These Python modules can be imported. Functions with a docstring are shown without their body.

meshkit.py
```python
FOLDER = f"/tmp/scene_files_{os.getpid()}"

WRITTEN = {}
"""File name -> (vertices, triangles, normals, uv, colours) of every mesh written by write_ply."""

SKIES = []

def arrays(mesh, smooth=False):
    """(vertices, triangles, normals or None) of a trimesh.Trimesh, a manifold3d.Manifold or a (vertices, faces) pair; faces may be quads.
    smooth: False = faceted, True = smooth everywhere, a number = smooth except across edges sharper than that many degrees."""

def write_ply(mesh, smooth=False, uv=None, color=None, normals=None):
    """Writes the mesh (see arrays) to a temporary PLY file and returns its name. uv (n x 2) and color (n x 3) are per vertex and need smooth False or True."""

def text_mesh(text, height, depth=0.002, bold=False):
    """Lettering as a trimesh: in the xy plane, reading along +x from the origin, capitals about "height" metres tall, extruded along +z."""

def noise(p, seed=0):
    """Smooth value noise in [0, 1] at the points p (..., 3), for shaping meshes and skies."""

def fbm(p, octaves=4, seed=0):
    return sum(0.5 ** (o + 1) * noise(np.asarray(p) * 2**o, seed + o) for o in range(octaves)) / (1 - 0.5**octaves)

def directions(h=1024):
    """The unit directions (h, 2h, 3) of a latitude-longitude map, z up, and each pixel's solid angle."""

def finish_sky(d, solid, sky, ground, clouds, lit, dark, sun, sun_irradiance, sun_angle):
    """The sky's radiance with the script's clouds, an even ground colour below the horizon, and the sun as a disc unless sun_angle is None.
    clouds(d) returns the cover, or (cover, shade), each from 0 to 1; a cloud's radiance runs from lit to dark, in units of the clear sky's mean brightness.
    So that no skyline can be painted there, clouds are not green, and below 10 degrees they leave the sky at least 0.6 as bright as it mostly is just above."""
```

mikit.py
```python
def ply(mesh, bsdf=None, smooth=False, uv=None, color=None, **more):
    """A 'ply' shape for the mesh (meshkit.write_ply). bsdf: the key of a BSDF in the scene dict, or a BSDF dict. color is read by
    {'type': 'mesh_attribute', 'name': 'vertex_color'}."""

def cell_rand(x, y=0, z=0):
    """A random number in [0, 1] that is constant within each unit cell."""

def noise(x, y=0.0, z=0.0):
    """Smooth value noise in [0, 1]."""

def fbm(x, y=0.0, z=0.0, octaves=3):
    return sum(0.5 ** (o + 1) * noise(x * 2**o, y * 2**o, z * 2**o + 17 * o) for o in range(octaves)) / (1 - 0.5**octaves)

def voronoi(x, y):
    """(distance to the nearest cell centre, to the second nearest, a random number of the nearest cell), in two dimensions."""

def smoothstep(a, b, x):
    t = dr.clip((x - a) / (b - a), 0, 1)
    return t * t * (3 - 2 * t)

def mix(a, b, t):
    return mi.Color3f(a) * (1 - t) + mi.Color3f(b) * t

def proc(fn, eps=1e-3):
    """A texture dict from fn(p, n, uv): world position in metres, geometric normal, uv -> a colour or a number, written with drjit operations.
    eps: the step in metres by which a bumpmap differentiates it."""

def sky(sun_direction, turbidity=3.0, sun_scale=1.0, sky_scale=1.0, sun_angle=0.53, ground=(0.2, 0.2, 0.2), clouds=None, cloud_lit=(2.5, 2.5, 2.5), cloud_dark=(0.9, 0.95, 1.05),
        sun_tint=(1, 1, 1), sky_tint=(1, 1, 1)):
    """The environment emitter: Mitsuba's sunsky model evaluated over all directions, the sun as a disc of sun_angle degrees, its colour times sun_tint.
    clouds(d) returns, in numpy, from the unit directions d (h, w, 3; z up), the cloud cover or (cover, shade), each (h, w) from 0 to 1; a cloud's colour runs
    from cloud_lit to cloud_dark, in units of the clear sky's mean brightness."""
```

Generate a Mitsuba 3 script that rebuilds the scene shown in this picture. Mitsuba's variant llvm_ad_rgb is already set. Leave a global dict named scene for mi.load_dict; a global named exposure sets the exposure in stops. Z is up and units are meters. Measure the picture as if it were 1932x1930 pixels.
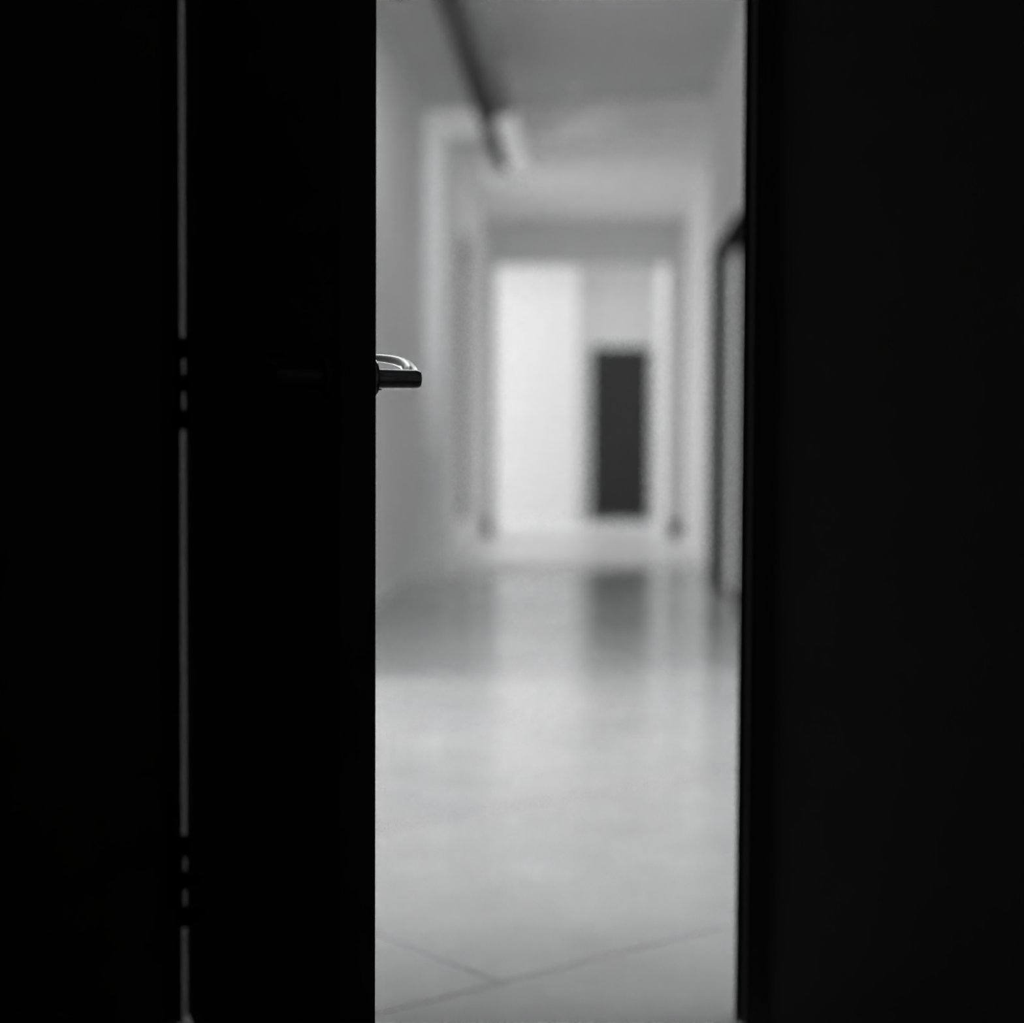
import math
import numpy as np
import trimesh
import shapely.geometry as sg
import shapely.affinity as sa
import manifold3d as m3
import mitsuba as mi
import mikit

T = mi.ScalarTransform4f
scene, labels = {}, {}

# ---------------------------------------------------------------- camera, light levels, exposure
F = 3200.0                                   # focal length in pixels of the 1932 x 1930 frame
EYE = np.array([0.0, 0.0, 0.982])
VPX, VPY, ROLL = 1120.0, 835.0, math.radians(0.27)   # vanishing point of the corridor, roll
def camera_axes():
    right, up, fwd = np.array([1.0, 0, 0]), np.array([0, 0, 1.0]), np.array([0, 1.0, 0])
    d = np.array([(VPX - 966) / F, (965 - VPY) / F, 1.0])
    c, s = math.cos(ROLL), math.sin(ROLL)
    d = np.array([d[0] * c - d[1] * s, d[0] * s + d[1] * c, d[2]])
    yaw = math.atan2(d[0], d[2])
    pitch = math.atan2(d[1] * math.cos(yaw), 1.0)
    f = np.array([-math.sin(yaw) * math.cos(pitch), math.cos(yaw) * math.cos(pitch), -math.sin(pitch)])
    r = np.array([math.cos(yaw), math.sin(yaw), 0.0])
    u = np.cross(r, f)
    return c * r + s * u, c * u - s * r, f
R_, U_, F_ = camera_axes()
scene['camera'] = {'type': 'thinlens', 'fov': 2 * math.degrees(math.atan(966 / F)), 'fov_axis': 'x',
                   'aperture_radius': 0.0165, 'focus_distance': 2.06, 'near_clip': 0.05, 'far_clip': 200.0,
                   'to_world': T().look_at(origin=EYE.tolist(), target=(EYE + F_).tolist(), up=U_.tolist())}
ADDED_FRONT_WINDOW, ADDED_ROOM_WINDOW, ADDED_FAR_WINDOW, ADDED_SKYLIGHT, ADDED_SPOT_POWER, ADDED_HALL_WINDOW = 10.0, 2.15, 2.35, 1.1, 24.0, 45.0   # levels of the added, unseen windows, skylight and spot lamp
exposure = 0.0

# ---------------------------------------------------------------- materials
def grey(v):
    return {'type': 'rgb', 'value': [v, v, v]}
def plaster(v, dv=0.03, s=1.3):
    return mikit.proc(lambda p, n, uv: mi.Color3f(v + dv * (mikit.fbm(p.x * s, p.y * s, p.z * s) - 0.5)))
def two(b):
    return {'type': 'twosided', 'bsdf': b}
scene['white_wall'] = two({'type': 'diffuse', 'reflectance': plaster(0.87)})
scene['portal_paint'] = two({'type': 'diffuse', 'reflectance': grey(0.90)})
scene['window_lining'] = two({'type': 'diffuse', 'reflectance': grey(0.22)})
scene['grey_paint'] = two({'type': 'diffuse', 'reflectance': plaster(0.56)})
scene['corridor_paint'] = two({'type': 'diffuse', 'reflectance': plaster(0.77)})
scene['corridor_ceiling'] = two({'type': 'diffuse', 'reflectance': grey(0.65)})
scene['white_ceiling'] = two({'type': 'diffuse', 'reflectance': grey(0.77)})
def floor_tone(p, n, uv):
    a = mikit.fbm(p.x * 1.1 + 3, p.y * 1.1, 0.0, octaves=4)
    b = mikit.fbm(p.x * 7.0, p.y * 7.0, 2.0, octaves=3)
    return mi.Color3f(0.300 + 0.12 * (a - 0.5) + 0.05 * (b - 0.5))
def floor_rough(p, n, uv):
    return 0.18 + 0.08 * (mikit.fbm(p.x * 2.3, p.y * 2.3, 5.0) - 0.5)
scene['polished_stone'] = two({'type': 'principled', 'base_color': mikit.proc(floor_tone), 'roughness': mikit.proc(floor_rough), 'specular': 0.5})
scene['pale_floor'] = two({'type': 'principled', 'base_color': plaster(0.68, 0.05, 0.9), 'roughness': 0.35, 'specular': 0.5})
scene['grout'] = two({'type': 'diffuse', 'reflectance': grey(0.17)})
scene['room_wall'] = two({'type': 'diffuse', 'reflectance': grey(0.28)})
scene['room_floor'] = two({'type': 'diffuse', 'reflectance': grey(0.05)})
scene['door_paint'] = two({'type': 'roughplastic', 'diffuse_reflectance': grey(0.13), 'alpha': 0.3})
scene['frame_paint'] = two({'type': 'diffuse', 'reflectance': grey(0.09)})
scene['room_pale'] = two({'type': 'diffuse', 'reflectance': grey(0.65)})
scene['room_grey'] = two({'type': 'diffuse', 'reflectance': grey(0.10)})
scene['rail_grey'] = two({'type': 'diffuse', 'reflectance': grey(0.30)})
scene['track_grey'] = two({'type': 'diffuse', 'reflectance': grey(0.09)})
scene['dark_trim'] = two({'type': 'diffuse', 'reflectance': grey(0.015)})
scene['dark_door'] = two({'type': 'roughplastic', 'diffuse_reflectance': grey(0.016), 'alpha': 0.35})
scene['white_paint'] = two({'type': 'roughplastic', 'diffuse_reflectance': grey(0.88), 'alpha': 0.3})
scene['chrome'] = two({'type': 'roughconductor', 'material': 'none', 'alpha': 0.10, 'specular_reflectance': grey(0.88)})
scene['shaded_chrome'] = two({'type': 'roughconductor', 'material': 'none', 'alpha': 0.2, 'specular_reflectance': grey(0.2)})  # chrome darkened for the near handle, its shade put into the colour
scene['steel'] = two({'type': 'roughconductor', 'material': 'none', 'alpha': 0.25, 'specular_reflectance': grey(0.35)})
scene['hinge_metal'] = two({'type': 'diffuse', 'reflectance': grey(0.015)})
scene['shade_black'] = two({'type': 'diffuse', 'reflectance': grey(0.007)})
scene['black_hole'] = two({'type': 'diffuse', 'reflectance': grey(0.01)})
scene['pale_metal'] = two({'type': 'roughplastic', 'diffuse_reflectance': grey(0.9), 'alpha': 0.3})

# ---------------------------------------------------------------- helpers
def bx(x0, x1, y0, y1, z0, z1):
    m = trimesh.creation.box((x1 - x0, y1 - y0, z1 - z0))
    m.apply_translation(((x0 + x1) / 2, (y0 + y1) / 2, (z0 + z1) / 2))
    return m
def rbx(x0, x1, y0, y1, z0, z1, r=0.004, seg=8):
    """A box with rounded edges."""
    s = m3.Manifold.sphere(r, seg)
    pts = [s.translate((a, b, c)) for a in (x0 + r, x1 - r) for b in (y0 + r, y1 - r) for c in (z0 + r, z1 - r)]
    m = m3.Manifold.batch_hull(pts).to_mesh()
    return trimesh.Trimesh(m.vert_properties[:, :3], m.tri_verts, process=False)
def man(t):
    return m3.Manifold(m3.Mesh(np.asarray(t.vertices, np.float32), np.asarray(t.faces, np.uint32)))
def tri(m):
    m = m.to_mesh()
    return trimesh.Trimesh(m.vert_properties[:, :3], m.tri_verts, process=False)
def minus(a, *cut):
    a = man(a)
    for c in cut:
        a = a - man(c)
    return tri(a)
def join(*ms):
    return trimesh.util.concatenate(list(ms))
def number(key):
    if key not in scene and key not in labels:
        return key
    k = 1
    while f'{key}_{k:03d}' in scene or f'{key}_{k:03d}' in labels:
        k += 1
    return f'{key}_{k:03d}'
def obj(name, mesh, mat, parent=None, smooth=False, label=None, **more):
    key = number(f'{parent}__{name}' if parent else name)
    scene[key] = mikit.ply(mesh, mat, smooth=smooth, **more)
    if label:
        labels[key] = {'label': label}
    return key
def struct(name, mesh, mat, label, cat=None, **more):
    key = obj(name, mesh, mat, **more)
    labels[key] = {'label': label, 'category': cat or name.split('_')[0], 'kind': 'structure'}
    return key
def holder(name, label, cat, kind=None, group=None):
    key = number(name)
    labels[key] = {'label': label, 'category': cat}
    if kind:
        labels[key]['kind'] = kind
    if group:
        labels[key]['group'] = group
    return key

# ---------------------------------------------------------------- measures (metres; y runs down the corridor)
WY0, WY1 = 2.81, 2.935                         # the wall with the open door
XL, XR = -1.305, 0.87                          # corridor
BAY = 6.87                                     # where the left corridor wall begins
Z1 = 13.05                                     # portal into the second room
BL, BR, BH = -1.162, 0.95, 3.318               # second room
Z2 = 17.96                                     # opening into the far room
Z3L, Z3R = 21.0, 21.7                          # far room's back walls
HALLX = -3.4                                   # hall to the left of the corridor
def ceil_a(x):
    return 3.512 + (x - XL) * 0.05            # the corridor ceiling rises a little to the right

HW = (5.7, 6.74, 0.3, 1.8)                        # added window at the end of the side hall: y0, y1, z0, z1
FW = (-3.1, -1.33, 0.5, 2.1)                     # added window of the side hall in the front wall: x0, x1, z0, z1

# ---------------------------------------------------------------- dark room the picture is taken from
LX0, LX1, DH = -0.687, 0.263, 2.13             # rebate to rebate, head
HALF = WY0 + 0.0745
struct('wall_front', minus(bx(-3.6, 3.2, WY0, HALF, 0, 4.3), bx(LX0 - 0.03, LX1 + 0.03, WY0 - 1, WY0 + 1, -1, DH + 0.03), bx(FW[0], FW[1], WY0 - 1, WY1 + 1, FW[2], FW[3])), 'room_wall',
       'black shadowed wall around the open door', 'wall')
struct('wall_front', minus(bx(-3.6, 3.2, HALF, WY1, 0, 4.3), bx(LX0 - 0.10, LX1 + 0.06, WY0 - 1, WY1 + 1, -1, DH + 0.06), bx(FW[0], FW[1], WY0 - 1, WY1 + 1, FW[2], FW[3])), 'white_wall',
       'white corridor side of the wall around the open door, facing away', 'wall')
struct('wall_left', bx(-1.20, -1.10, -3.3, WY0, 0, 3.0), 'room_pale', 'wall of the dark room left of the doorway', 'wall')
struct('wall_right', bx(2.2, 2.3, -3.3, WY0, 0, 3.0), 'room_grey', 'wall of the dark room right of the doorway', 'wall')
struct('wall_rear', bx(-1.20, 2.3, -3.4, -3.3, 0, 3.0), 'room_pale', 'rear wall of the dark room', 'wall')
struct('ceiling', bx(-1.20, 2.3, -3.4, WY0, 2.9, 3.0), 'room_wall', 'ceiling of the dark room before the door', 'ceiling')
struct('floor', bx(-1.20, 2.3, -3.4, 2.75, -0.1, 0.0), 'room_floor', 'dark floor of the room before the door', 'floor')

# door frame: lining with a stop, casings on both sides
def jamb(x, s):
    """A jamb whose rebate face is at x; s is +1 on the right, -1 on the left."""
    poly = [(x, WY0 - 0.012), (x, WY0 + 0.058), (x - s * 0.012, WY0 + 0.058), (x - s * 0.012, WY0 + 0.074), (x + s * 0.03, WY0 + 0.074), (x + s * 0.03, WY0 - 0.012)]
    m = trimesh.creation.extrude_polygon(sg.Polygon(poly), DH)
    return m
fr = holder('trim_1', 'black painted frame of the doorway the camera looks through', 'door frame', 'structure')
obj('jamb', jamb(LX0, -1), 'frame_paint', fr)
obj('jamb', jamb(LX1, 1), 'frame_paint', fr)
obj('shade_strip', bx(LX1 - 0.0035, LX1 + 0.0005, WY0 - 0.0125, WY0 + 0.058, 0, DH - 0.013), 'shade_black', fr, label='added black strip standing in for shade on the right jamb')  # added black strips stand in for shade over the lit jamb faces
obj('shade_strip', bx(LX1 - 0.0155, LX1 - 0.0115, WY0 + 0.0575, WY0 + 0.0745, 0, DH - 0.013), 'shade_black', fr)
obj('head', join(bx(LX0 - 0.03, LX1 + 0.03, WY0 - 0.012, WY0 + 0.074, DH, DH + 0.03), bx(LX0, LX1, WY0 + 0.058, WY0 + 0.074, DH - 0.012, DH)), 'frame_paint', fr)

# ---------------------------------------------------------------- the open door
PIN = np.array([LX0, WY0 - 0.010, 0.0])
PHI = math.radians(65.6)
LEAF_W, LEAF_T, LEAF_H, UNDER = 0.938, 0.045, 2.108, 0.016
DOOR = np.eye(4)
DOOR[:3, 0] = (math.cos(PHI), -math.sin(PHI), 0)
DOOR[:3, 1] = (math.sin(PHI), math.cos(PHI), 0)
DOOR[:3, 3] = PIN
def hang(m):
    m = m.copy()
    m.apply_transform(DOOR)
    return m
U0, V0, V1 = 0.004, 0.005, 0.005 + LEAF_T
dr = holder('door_1', 'black door standing ajar, hinged at the left, with a chrome lever handle', 'door', 'structure')
obj('leaf', hang(rbx(U0, U0 + LEAF_W, V0, V1, UNDER, UNDER + LEAF_H, 0.0018, 8)), 'door_paint', dr, smooth=40, label='dark door leaf seen at an angle')

def lathe(profile, n=48):
    return trimesh.creation.revolve(np.array(profile), sections=n)
def along_v(m, u, v, z, s=1):
    """Turns a mesh built along +z so that it leaves the door face along +v (s=1) or -v."""
    m = m.copy()
    M = np.eye(4)
    M[:3, :3] = np.array([[1, 0, 0], [0, 0, s], [0, -s, 0]])
    m.apply_transform(M)
    m.apply_translation((u, v, z))
    return m
def sweep(path, ru, rz, n=28):
    """A tube of elliptic section: path (n,3) in door coordinates, half sizes across and upright along it."""
    path = np.asarray(path)
    t = np.gradient(path, axis=0)
    t /= np.linalg.norm(t, axis=1, keepdims=True)
    rings = []
    up = np.array([0, 0, 1.0])
    prev = np.array([0, 0, 1.0]) if abs(t[0][2]) < 0.9 else np.array([1.0, 0, 0])
    for p, d, a, b in zip(path, t, ru, rz):
        w = prev - d * (prev @ d)
        w /= np.linalg.norm(w)
        prev = w
        s = np.cross(d, w)
        th = np.arange(n) * 2 * math.pi / n
        rings.append(p + np.outer(np.cos(th) * a, s) + np.outer(np.sin(th) * b, w))
    v = np.vstack(rings + [path[:1], path[-1:]])
    f = []
    k = len(path)
    for i in range(k - 1):
        for j in range(n):
            a, b, c, d = i * n + j, i * n + (j + 1) % n, (i + 1) * n + (j + 1) % n, (i + 1) * n + j
            f += [(a, b, c), (a, c, d)]
    for j in range(n):
        f += [(k * n, (j + 1) % n, j), (k * n + 1, (k - 1) * n + j, (k - 1) * n + (j + 1) % n)]
    m = trimesh.Trimesh(v, np.array(f), process=False)
    m.fix_normals()
    return m
def catmull(pts, n=14):
    pts = np.asarray(pts, float)
    P = np.vstack([2 * pts[0] - pts[1], pts, 2 * pts[-1] - pts[-2]])
    out = []
    for i in range(1, len(P) - 2):
        for t in np.linspace(0, 1, n, endpoint=False):
            out.append(0.5 * (2 * P[i] + (P[i + 1] - P[i - 1]) * t + (2 * P[i - 1] - 5 * P[i] + 4 * P[i + 1] - P[i + 2]) * t**2 + (3 * P[i] - P[i - 1] - 3 * P[i + 1] + P[i + 2]) * t**3))
    return np.vstack(out + [pts[-1]])
HU, HZ = U0 + LEAF_W - 0.040, 1.0565
def handle(s, label, metal):
    v = V1 if s > 0 else V0
    h = obj('handle', along_v(lathe([(0, 0), (0.0255, 0), (0.0255, 0.0065), (0.0235, 0.0095), (0.014, 0.0105), (0, 0.0105)]), HU, v, HZ, s), metal, dr, smooth=35, label=label)
    L = 0.067
    obj('neck', along_v(lathe([(0, 0.008), (0.0124, 0.008), (0.0122, 0.02), (0.0118, L - 0.006), (0.0106, L - 0.0015), (0.0075, L), (0, L)]), HU, v, HZ, s), metal, h, smooth=40)
    pts = [(0.006, L - 0.012, -0.003), (-0.006, L - 0.0095, 0.0045), (-0.022, L - 0.0065, 0.0125), (-0.042, L - 0.0055, 0.0200), (-0.066, L - 0.0105, 0.0255), (-0.092, L - 0.022, 0.0290), (-0.118, L - 0.040, 0.0305)]
    c = catmull(pts)
    k = np.linspace(0, 1, len(c))
    a = np.interp(k, [0, 0.06, 0.25, 0.6, 0.97, 1], [0.005, 0.0092, 0.0092, 0.0078, 0.0060, 0.004])
    b = np.interp(k, [0, 0.06, 0.22, 0.5, 0.97, 1], [0.004, 0.0105, 0.0105, 0.0066, 0.0044, 0.003])
    c = np.stack([HU + c[:, 0], v + s * c[:, 1], HZ + c[:, 2]], 1)
    obj('lever', sweep(c, a, b), metal, h, smooth=40)
    g = trimesh.creation.cylinder(0.0018, 0.004, sections=12)
    g.apply_translation((HU, v + s * 0.017, HZ - 0.0115))
    obj('grub_screw', g, 'black_hole', h)
    return h
first = len(scene)
for s, text in ((1, 'chrome lever handle catching light beyond the door edge'), (-1, 'lever handle on the near face of the door, shade put into its colour')):
    handle(s, text, 'chrome' if s > 0 else 'shaded_chrome')
for key in list(scene)[first:]:                                  # hang the hardware on the turned leaf
    scene[key]['to_world'] = T(DOOR.tolist())

# three hinges; each: three knuckles round a pin and two flaps
for z in (0.242, 1.076, 1.87):
    h = number('door_1__hinge')
    kn = []
    pin = trimesh.creation.cylinder(0.0050, 0.150, sections=20)
    pin.apply_translation(PIN + (-0.001, -0.006, z))
    scene[h] = mikit.ply(pin, 'hinge_metal', smooth=40)
    labels[h] = {'label': 'hinge interrupting the thin line of light'}
    for a, b in ((-0.076, -0.042), (-0.014, 0.0165), (0.042, 0.077)):
        c = lathe([(0, a), (0.0085, a), (0.0095, a + 0.001), (0.0095, b - 0.001), (0.0085, b), (0, b)], 28)
        c.apply_translation(PIN + (0.003, -0.006, z))
        obj('knuckle', c, 'hinge_metal', h, smooth=40)

# ---------------------------------------------------------------- corridor: floor of stone slabs laid on the skew
BND = [(XL, 11.9), (XR, 13.7)]                                  # skew edge where the stone gives way to the pale floor
area = sg.Polygon([(HALLX, WY0), (-1.10, WY0), (-1.10, 2.75), (2.2, 2.75), (2.2, WY0), (XR, WY0), BND[1], BND[0], (XL, BAY), (HALLX, BAY)])
sub = holder('floor_1', 'polished grey stone floor of the corridor beyond the door', 'floor', 'structure')
base = trimesh.creation.extrude_polygon(area, 0.094)
base.apply_translation((0, 0, -0.0975))
obj('bed', base, 'grout', sub)
ANG, ORI, SW, SL = math.radians(41.7), np.array([-0.162, 3.040]), 1.15, 1.75
du, dv = np.array([math.cos(ANG), math.sin(ANG)]), np.array([-math.sin(ANG), math.cos(ANG)])
inner = area.buffer(-0.0005)
tiles = 0
for r in range(-6, 12):
    off = 0.0 if r % 2 == 0 else 0.47 * SL
    for c in range(-9, 10):
        q = [ORI + du * (c * SL + off + a) + dv * (r * SW + b) for a, b in ((0.0026, 0.0026), (SL - 0.0026, 0.0026), (SL - 0.0026, SW - 0.0026), (0.0026, SW - 0.0026))]
        g = sg.Polygon(q).intersection(inner)
        for part in getattr(g, 'geoms', [g]):
            if part.is_empty or part.area < 0.01:
                continue
            top, low = part.buffer(-0.0012, join_style=2), part
            m = trimesh.creation.extrude_polygon(low, 0.0045)
            m.apply_translation((0, 0, -0.0045))
            obj('slab', m, 'polished_stone', sub)
            tiles += 1

# ---------------------------------------------------------------- hall on the left, with added, unseen frosted windows that light the near floor
struct('wall_hall', join(bx(HALLX, XL - 0.14, BAY, BAY + 0.14, 0, 4.2)), 'white_wall', 'white wall of the side hall hidden behind the door', 'wall')
struct('wall_hall', minus(bx(HALLX - 0.2, HALLX, WY0, BAY + 0.14, 0, 4.2), bx(HALLX - 1, HALLX + 1, *HW)), 'white_wall', 'white end wall of the side hall', 'wall')
def window(name, M, w, z0, z1, level, label, wall=0.2):
    """An added, unseen frosted window with glowing panes, w wide in a wall; M takes its own frame (it faces +x, the wall's face at x = 0, middle at y = 0) into the room."""
    key = holder(name, label, 'window', 'structure')
    f, y0, y1 = 0.05, -w / 2, w / 2
    def put(part, m, **more):
        m = trimesh.Trimesh(*m, process=False) if isinstance(m, tuple) else m
        m.apply_transform(M)
        obj(part, m, 'white_paint', key, **more)
    put('frame', minus(bx(-0.16, -0.10, y0, y1, z0, z1), bx(-1, 1, y0 + f, y1 - f, z0 + f, z1 - f)))
    put('mullion', bx(-0.155, -0.105, -0.025, 0.025, z0 + f, z1 - f))
    for a, b in ((y0 + f, -0.025), (0.025, y1 - f)):
        v = np.array([[-0.13, a, z0 + f], [-0.13, b, z0 + f], [-0.13, b, z1 - f], [-0.13, a, z1 - f]])
        put('pane', (v, np.array([[0, 1, 2], [0, 2, 3]])), emitter={'type': 'area', 'radiance': grey(level)})
    put('sill', rbx(-0.16, 0.03, y0 - 0.03, y1 + 0.03, z0 - 0.03, z0, 0.004))
def frame_at(x, y, deg):
    return trimesh.transformations.translation_matrix((x, y, 0)) @ trimesh.transformations.rotation_matrix(math.radians(deg), (0, 0, 1))

window('window_5', frame_at(HALLX, (HW[0] + HW[1]) / 2, 0), HW[1] - HW[0], HW[2], HW[3], ADDED_HALL_WINDOW, 'added frosted window at the end of the side hall, unseen behind the open door')  # added out of view to throw the pool of light on the floor
window('window_1', frame_at((FW[0] + FW[1]) / 2, WY1, 90), FW[1] - FW[0], FW[2], FW[3], ADDED_FRONT_WINDOW, 'added unseen frosted window of the side hall left of the doorway')  # added out of view to light the corridor and portal


# ---------------------------------------------------------------- corridor walls and ceiling
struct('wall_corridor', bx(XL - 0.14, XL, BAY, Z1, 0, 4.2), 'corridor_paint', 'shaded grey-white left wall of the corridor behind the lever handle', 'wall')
DY0, DY1, DTOP = 9.55, 11.64, 2.28                              # side doorway in the right wall
struct('wall_corridor', minus(bx(XR, XR + 0.2, WY1, Z1 + 0.25, 0, 4.2), bx(XR - 1, XR + 1, DY0, DY1, -1, DTOP)), 'white_wall', 'pale right wall of the corridor around the dark framed door', 'wall')
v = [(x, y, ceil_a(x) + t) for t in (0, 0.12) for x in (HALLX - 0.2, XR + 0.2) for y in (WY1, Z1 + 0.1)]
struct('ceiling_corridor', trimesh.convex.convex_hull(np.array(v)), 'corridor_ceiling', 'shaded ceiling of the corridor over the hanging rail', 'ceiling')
# portal wall between corridor and second room
struct('wall_portal', minus(bx(XL - 0.14, XR, Z1, Z1 + 0.25, 0, 4.2), bx(BL, XR + 1, Z1 - 1, Z1 + 1, -1, BH)), 'portal_paint', 'white portal with a lintel between the corridor and the next room', 'wall')

# side doorway on the right: dark frame with a pale double leaf given an added glow
d3 = holder('door_2', 'pale double door with an added glow in a dark frame in the right corridor wall', 'door', 'structure')
CX = XR - 0.07
obj('frame', minus(bx(CX, XR + 0.045, DY0, DY1, 0, DTOP), bx(CX - 1, XR + 1, DY0 + 0.05, DY1 - 0.05, -1, DTOP - 0.05)), 'dark_trim', d3, label='dark door frame')
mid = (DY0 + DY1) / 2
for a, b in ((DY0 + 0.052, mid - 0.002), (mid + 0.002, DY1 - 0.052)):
    obj('leaf', rbx(XR + 0.035, XR + 0.08, a, b, 0.006, DTOP - 0.053, 0.003), 'portal_paint', d3, label='pale door leaf with an added glow to brighten it', emitter={'type': 'area', 'radiance': grey(0.2)})
obj('backing', bx(XR + 0.14, XR + 0.16, DY0 - 0.05, DY1 + 0.05, 0, DTOP + 0.05), 'white_wall', d3)

# ---------------------------------------------------------------- second room
area2 = sg.Polygon([BND[0], BND[1], (XR, Z1), (BR, Z1 + 0.25), (BR, Z2 + 0.25), (0.78, Z2 + 0.25), (0.78, 22.2), (-3.2, 22.2), (-3.2, Z2), (BL, Z2), (BL, Z1 + 0.25), (XL, Z1)])
area2 = sg.Polygon([BND[0], BND[1], (BR + 0.1, 13.7), (BR + 0.1, 22.2), (-3.2, 22.2), (-3.2, 17.8), (BL - 0.15, 17.8), (BL - 0.15, Z1), (XL, Z1)])
m = trimesh.creation.extrude_polygon(area2, 0.1)
m.apply_translation((0, 0, -0.1))
struct('floor_2', m, 'pale_floor', 'pale floor of the rooms beyond the corridor', 'floor')
NY0, NY1, NTOP = 14.6, 15.8, 2.78
struct('wall_room', minus(bx(BL - 0.20, BL, Z1 + 0.25, Z2, 0, 4.0), bx(BL - 1, BL + 1, NY0 - 0.03, NY1 + 0.03, 0.22, NTOP + 0.03)), 'white_wall', 'white left wall of the second room with the reveal of an added window', 'wall')
window('window_2', frame_at(BL, (NY0 + NY1) / 2, 0), NY1 - NY0 - 0.03, 0.265, NTOP - 0.015, ADDED_ROOM_WINDOW, 'added tall frosted window in a deep reveal in the left wall of the second room')  # added to brighten the second room, its panes hidden by the reveal
obj('reveal', minus(bx(BL - 0.199, BL + 0.004, NY0 - 0.03, NY1 + 0.03, 0.22, NTOP + 0.03), bx(BL - 1, BL + 1, NY0 + 0.012, NY1 - 0.012, 0.262, NTOP - 0.012)), 'window_lining', 'window_2', label='grey lining of the added window reveal')
struct('wall_room', bx(BR, BR + 0.15, Z1 + 0.25, Z2, 0, 4.0), 'white_wall', 'bright white right wall of the second room', 'wall')
struct('ceiling_room', bx(BL - 0.14, BR + 0.15, Z1 + 0.25, Z2, BH, BH + 0.12), 'white_ceiling', 'smooth pale ceiling of the second room', 'ceiling')
OX0, OX1, OTOP = -1.055, 0.785, 2.862
struct('wall_far', minus(bx(-3.2, BR + 0.15, Z2, Z2 + 0.22, 0, 4.0), bx(OX0, OX1, Z2 - 1, Z2 + 1, -1, OTOP)), 'grey_paint', 'grey-white wall with the wide opening at the end of the second room', 'wall')

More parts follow.
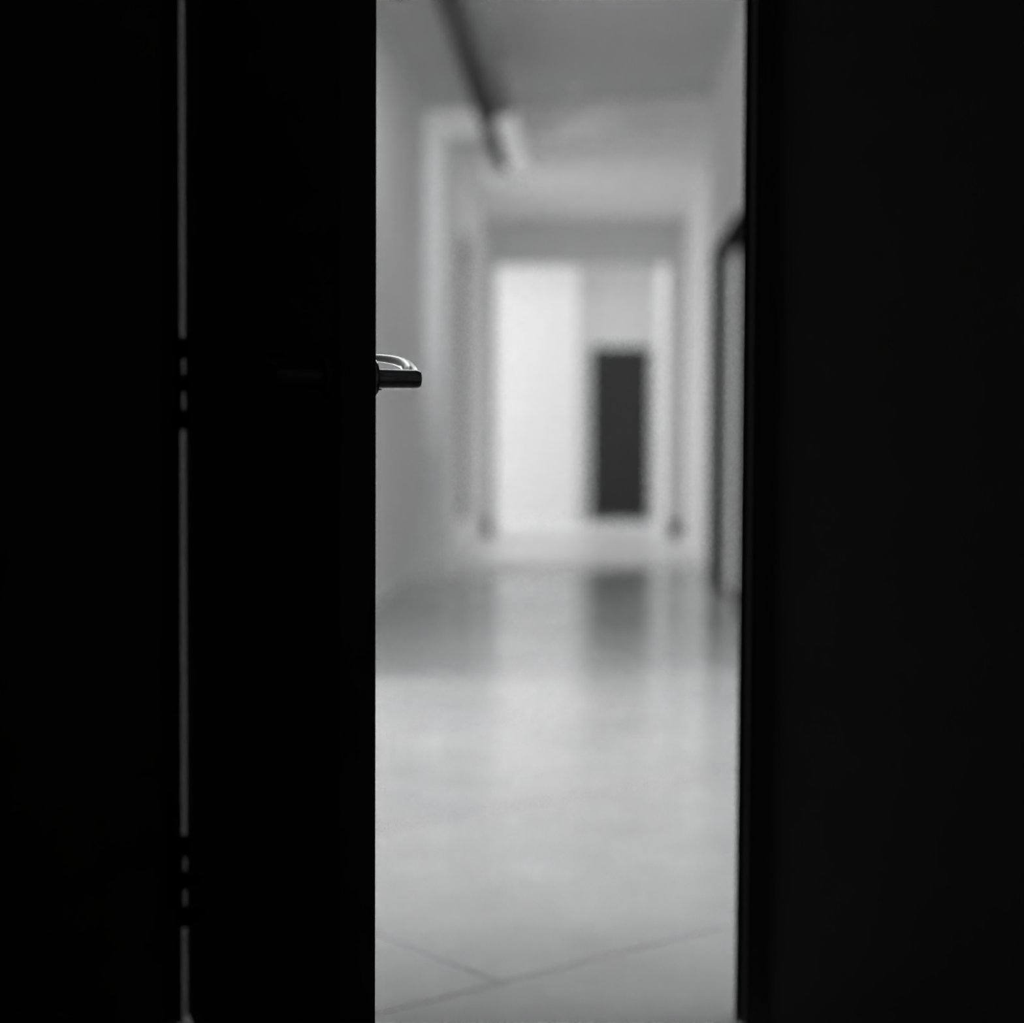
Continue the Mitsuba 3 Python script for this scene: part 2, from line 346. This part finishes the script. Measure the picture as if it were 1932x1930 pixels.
# ---------------------------------------------------------------- far room
FH = 3.5
struct('wall_end', bx(-3.2, -0.20, Z3L, Z3R + 0.3, 0, FH), 'white_wall', 'brightest white wall at the far end, left of the dark door', 'wall')
PX0, PX1, PTOP = -0.045, 0.715, 2.20
struct('wall_end', minus(bx(-0.20, 0.95, Z3R, Z3R + 0.15, 0, FH), bx(PX0, PX1, Z3R - 1, Z3R + 1, -1, PTOP)), 'white_wall', 'light grey far wall holding the dark door', 'wall')
struct('wall_side', bx(0.775, 0.925, Z2 + 0.22, Z3R, 0, FH), 'white_wall', 'narrow bright strip of side wall right of the dark door', 'wall')
FWN = (18.7, 20.7, 0.3, 3.1)
struct('wall_side', minus(bx(-3.2, -3.0, Z2, Z3L, 0, FH), bx(-4, -2, FWN[0], FWN[1], FWN[2], FWN[3])), 'white_wall', 'left wall of the far room with its added window', 'wall')
window('window_3', frame_at(-3.0, (FWN[0] + FWN[1]) / 2, 0), FWN[1] - FWN[0], FWN[2], FWN[3], ADDED_FAR_WINDOW, 'added tall glowing window in the far room, out of sight on the left')  # added out of view to brighten the far room
SKY = (-1.9, 0.5, 18.35, 20.1)
struct('ceiling_far', minus(bx(-3.2, 0.95, Z2 + 0.2, Z3R + 0.3, FH, FH + 0.1), bx(SKY[0], SKY[1], SKY[2], SKY[3], FH - 1, FH + 1)), 'white_ceiling', 'ceiling of the far room', 'ceiling')
w5 = holder('window_4', 'added skylight in the ceiling of the far room, hidden above the wide opening', 'window', 'structure')  # added overhead opening, unseen, to brighten the far room
obj('frame', minus(bx(SKY[0], SKY[1], SKY[2], SKY[3], FH + 0.04, FH + 0.1), bx(SKY[0] + 0.05, SKY[1] - 0.05, SKY[2] + 0.05, SKY[3] - 0.05, 0, 9)), 'white_paint', w5)
obj('pane', (np.array([[SKY[0] + 0.05, SKY[2] + 0.05, FH + 0.07], [SKY[0] + 0.05, SKY[3] - 0.05, FH + 0.07], [SKY[1] - 0.05, SKY[3] - 0.05, FH + 0.07], [SKY[1] - 0.05, SKY[2] + 0.05, FH + 0.07]]), np.array([[0, 1, 2], [0, 2, 3]])), 'white_paint', w5, emitter={'type': 'area', 'radiance': grey(ADDED_SKYLIGHT)})
d5 = holder('door_3', 'dark nearly black door in the far wall at the end of the rooms', 'door', 'structure')
obj('leaf', rbx(PX0 + 0.004, PX1 - 0.004, Z3R + 0.012, Z3R + 0.055, 0.006, PTOP - 0.004, 0.003), 'dark_door', d5)
obj('backing', bx(PX0 - 0.05, PX1 + 0.05, Z3R + 0.16, Z3R + 0.18, 0, PTOP + 0.05), 'white_wall', d5)

# dark feet at the two sides of the wide opening
for (a, b), side in (((-1.150, OX0 + 0.004), 'left'), ((OX1 - 0.004, 0.925), 'right')):
    key = obj('plinth_block', rbx(a, b, Z2 - 0.05, Z2, 0.0, 0.15, 0.006), 'dark_trim')
    labels[key] = {'label': f'small dark block at the foot of the {side} side of the wide opening', 'category': 'plinth block'}

# ---------------------------------------------------------------- hanging rail and round ceiling fitting
rail = holder('lighting_rail', 'long slim rail hanging below the corridor ceiling, running into the second room', 'lighting rail')
RY0, RY1 = 3.6, 14.1
obj('side_track', rbx(-0.790, -0.703, 11.6, RY1 - 0.4, 3.165, 3.235, 0.004), 'track_grey', rail)
obj('body', rbx(-0.780, -0.565, RY0, 11.6, 3.19, 3.25, 0.004), 'rail_grey', rail, label='grey rail body')
obj('glow_section', rbx(-0.700, -0.550, 11.6, RY1, 3.186, 3.252, 0.004), 'pale_metal', rail, label='pale far end of the rail with an added glow standing in for light', emitter={'type': 'area', 'radiance': grey(0.2)})  # paler colour and added glow stand in for light falling on the rail
obj('track', rbx(-0.800, -0.672, RY0, 11.6, 3.165, 3.188, 0.004), 'track_grey', rail, label='dark track along the rail')
obj('end_cap', rbx(-0.705, -0.560, RY1, RY1 + 0.12, 3.17, 3.255, 0.006), 'steel', rail, label='grey end piece of the rail')
spot = number('lighting_rail__added_spotlight')
def aim(a, b):
    d = np.asarray(b, float) - a
    return trimesh.geometry.align_vectors((0, 0, 1), d / np.linalg.norm(d))
ADDED_SPOT, SPOT_AT = np.array([-0.87, 7.55, 3.00]), np.array([-1.02, 13.05, 2.45])
can = lathe([(0.0, -0.10), (0.038, -0.10), (0.042, -0.09), (0.042, 0.03), (0.038, 0.03), (0.038, -0.06), (0.0, -0.06)], 32)
M = aim(ADDED_SPOT, SPOT_AT)
M[:3, 3] = ADDED_SPOT
can.apply_transform(M)
obj('added_spotlight', join(can, bx(-0.88, -0.86, 7.46, 7.50, 3.01, 3.2), bx(-0.88, -0.77, 7.46, 7.50, 3.19, 3.21)), 'dark_trim', rail, label='added spot lamp on the rail, out of view, turned towards the portal')
scene['added_spot_beam'] = {'type': 'spot', 'intensity': grey(ADDED_SPOT_POWER), 'cutoff_angle': 17.0, 'beam_width': 7.0, 'to_world': T().look_at(origin=ADDED_SPOT.tolist(), target=SPOT_AT.tolist(), up=[0, 0, 1])}  # added beam, source out of view, to brighten portal and lintel
for y in (5.0, 8.0, 11.0):
    rod = trimesh.creation.cylinder(0.005, ceil_a(-0.615) - 3.25, sections=10)
    rod.apply_translation((-0.615, y, (ceil_a(-0.615) + 3.25) / 2))
    obj('hanger', rod, 'steel', rail, smooth=40)
disc = lathe([(0, -0.022), (0.07, -0.022), (0.088, -0.012), (0.092, 0.0), (0, 0.0)], 40)
disc.apply_transform(trimesh.transformations.rotation_matrix(-math.atan(0.05), (0, 1, 0)))
disc.apply_translation((-0.155, 12.55, ceil_a(-0.155) + 0.001))
key = obj('ceiling_fitting', disc, 'white_paint', smooth=35)
labels[key] = {'label': 'small round white fitting flush on the corridor ceiling', 'category': 'ceiling fitting'}

def project(p):
    q = np.asarray(p, float) - EYE
    d = q @ F_
    return 966 + F * (q @ R_) / d, 965 - F * (q @ U_) / d
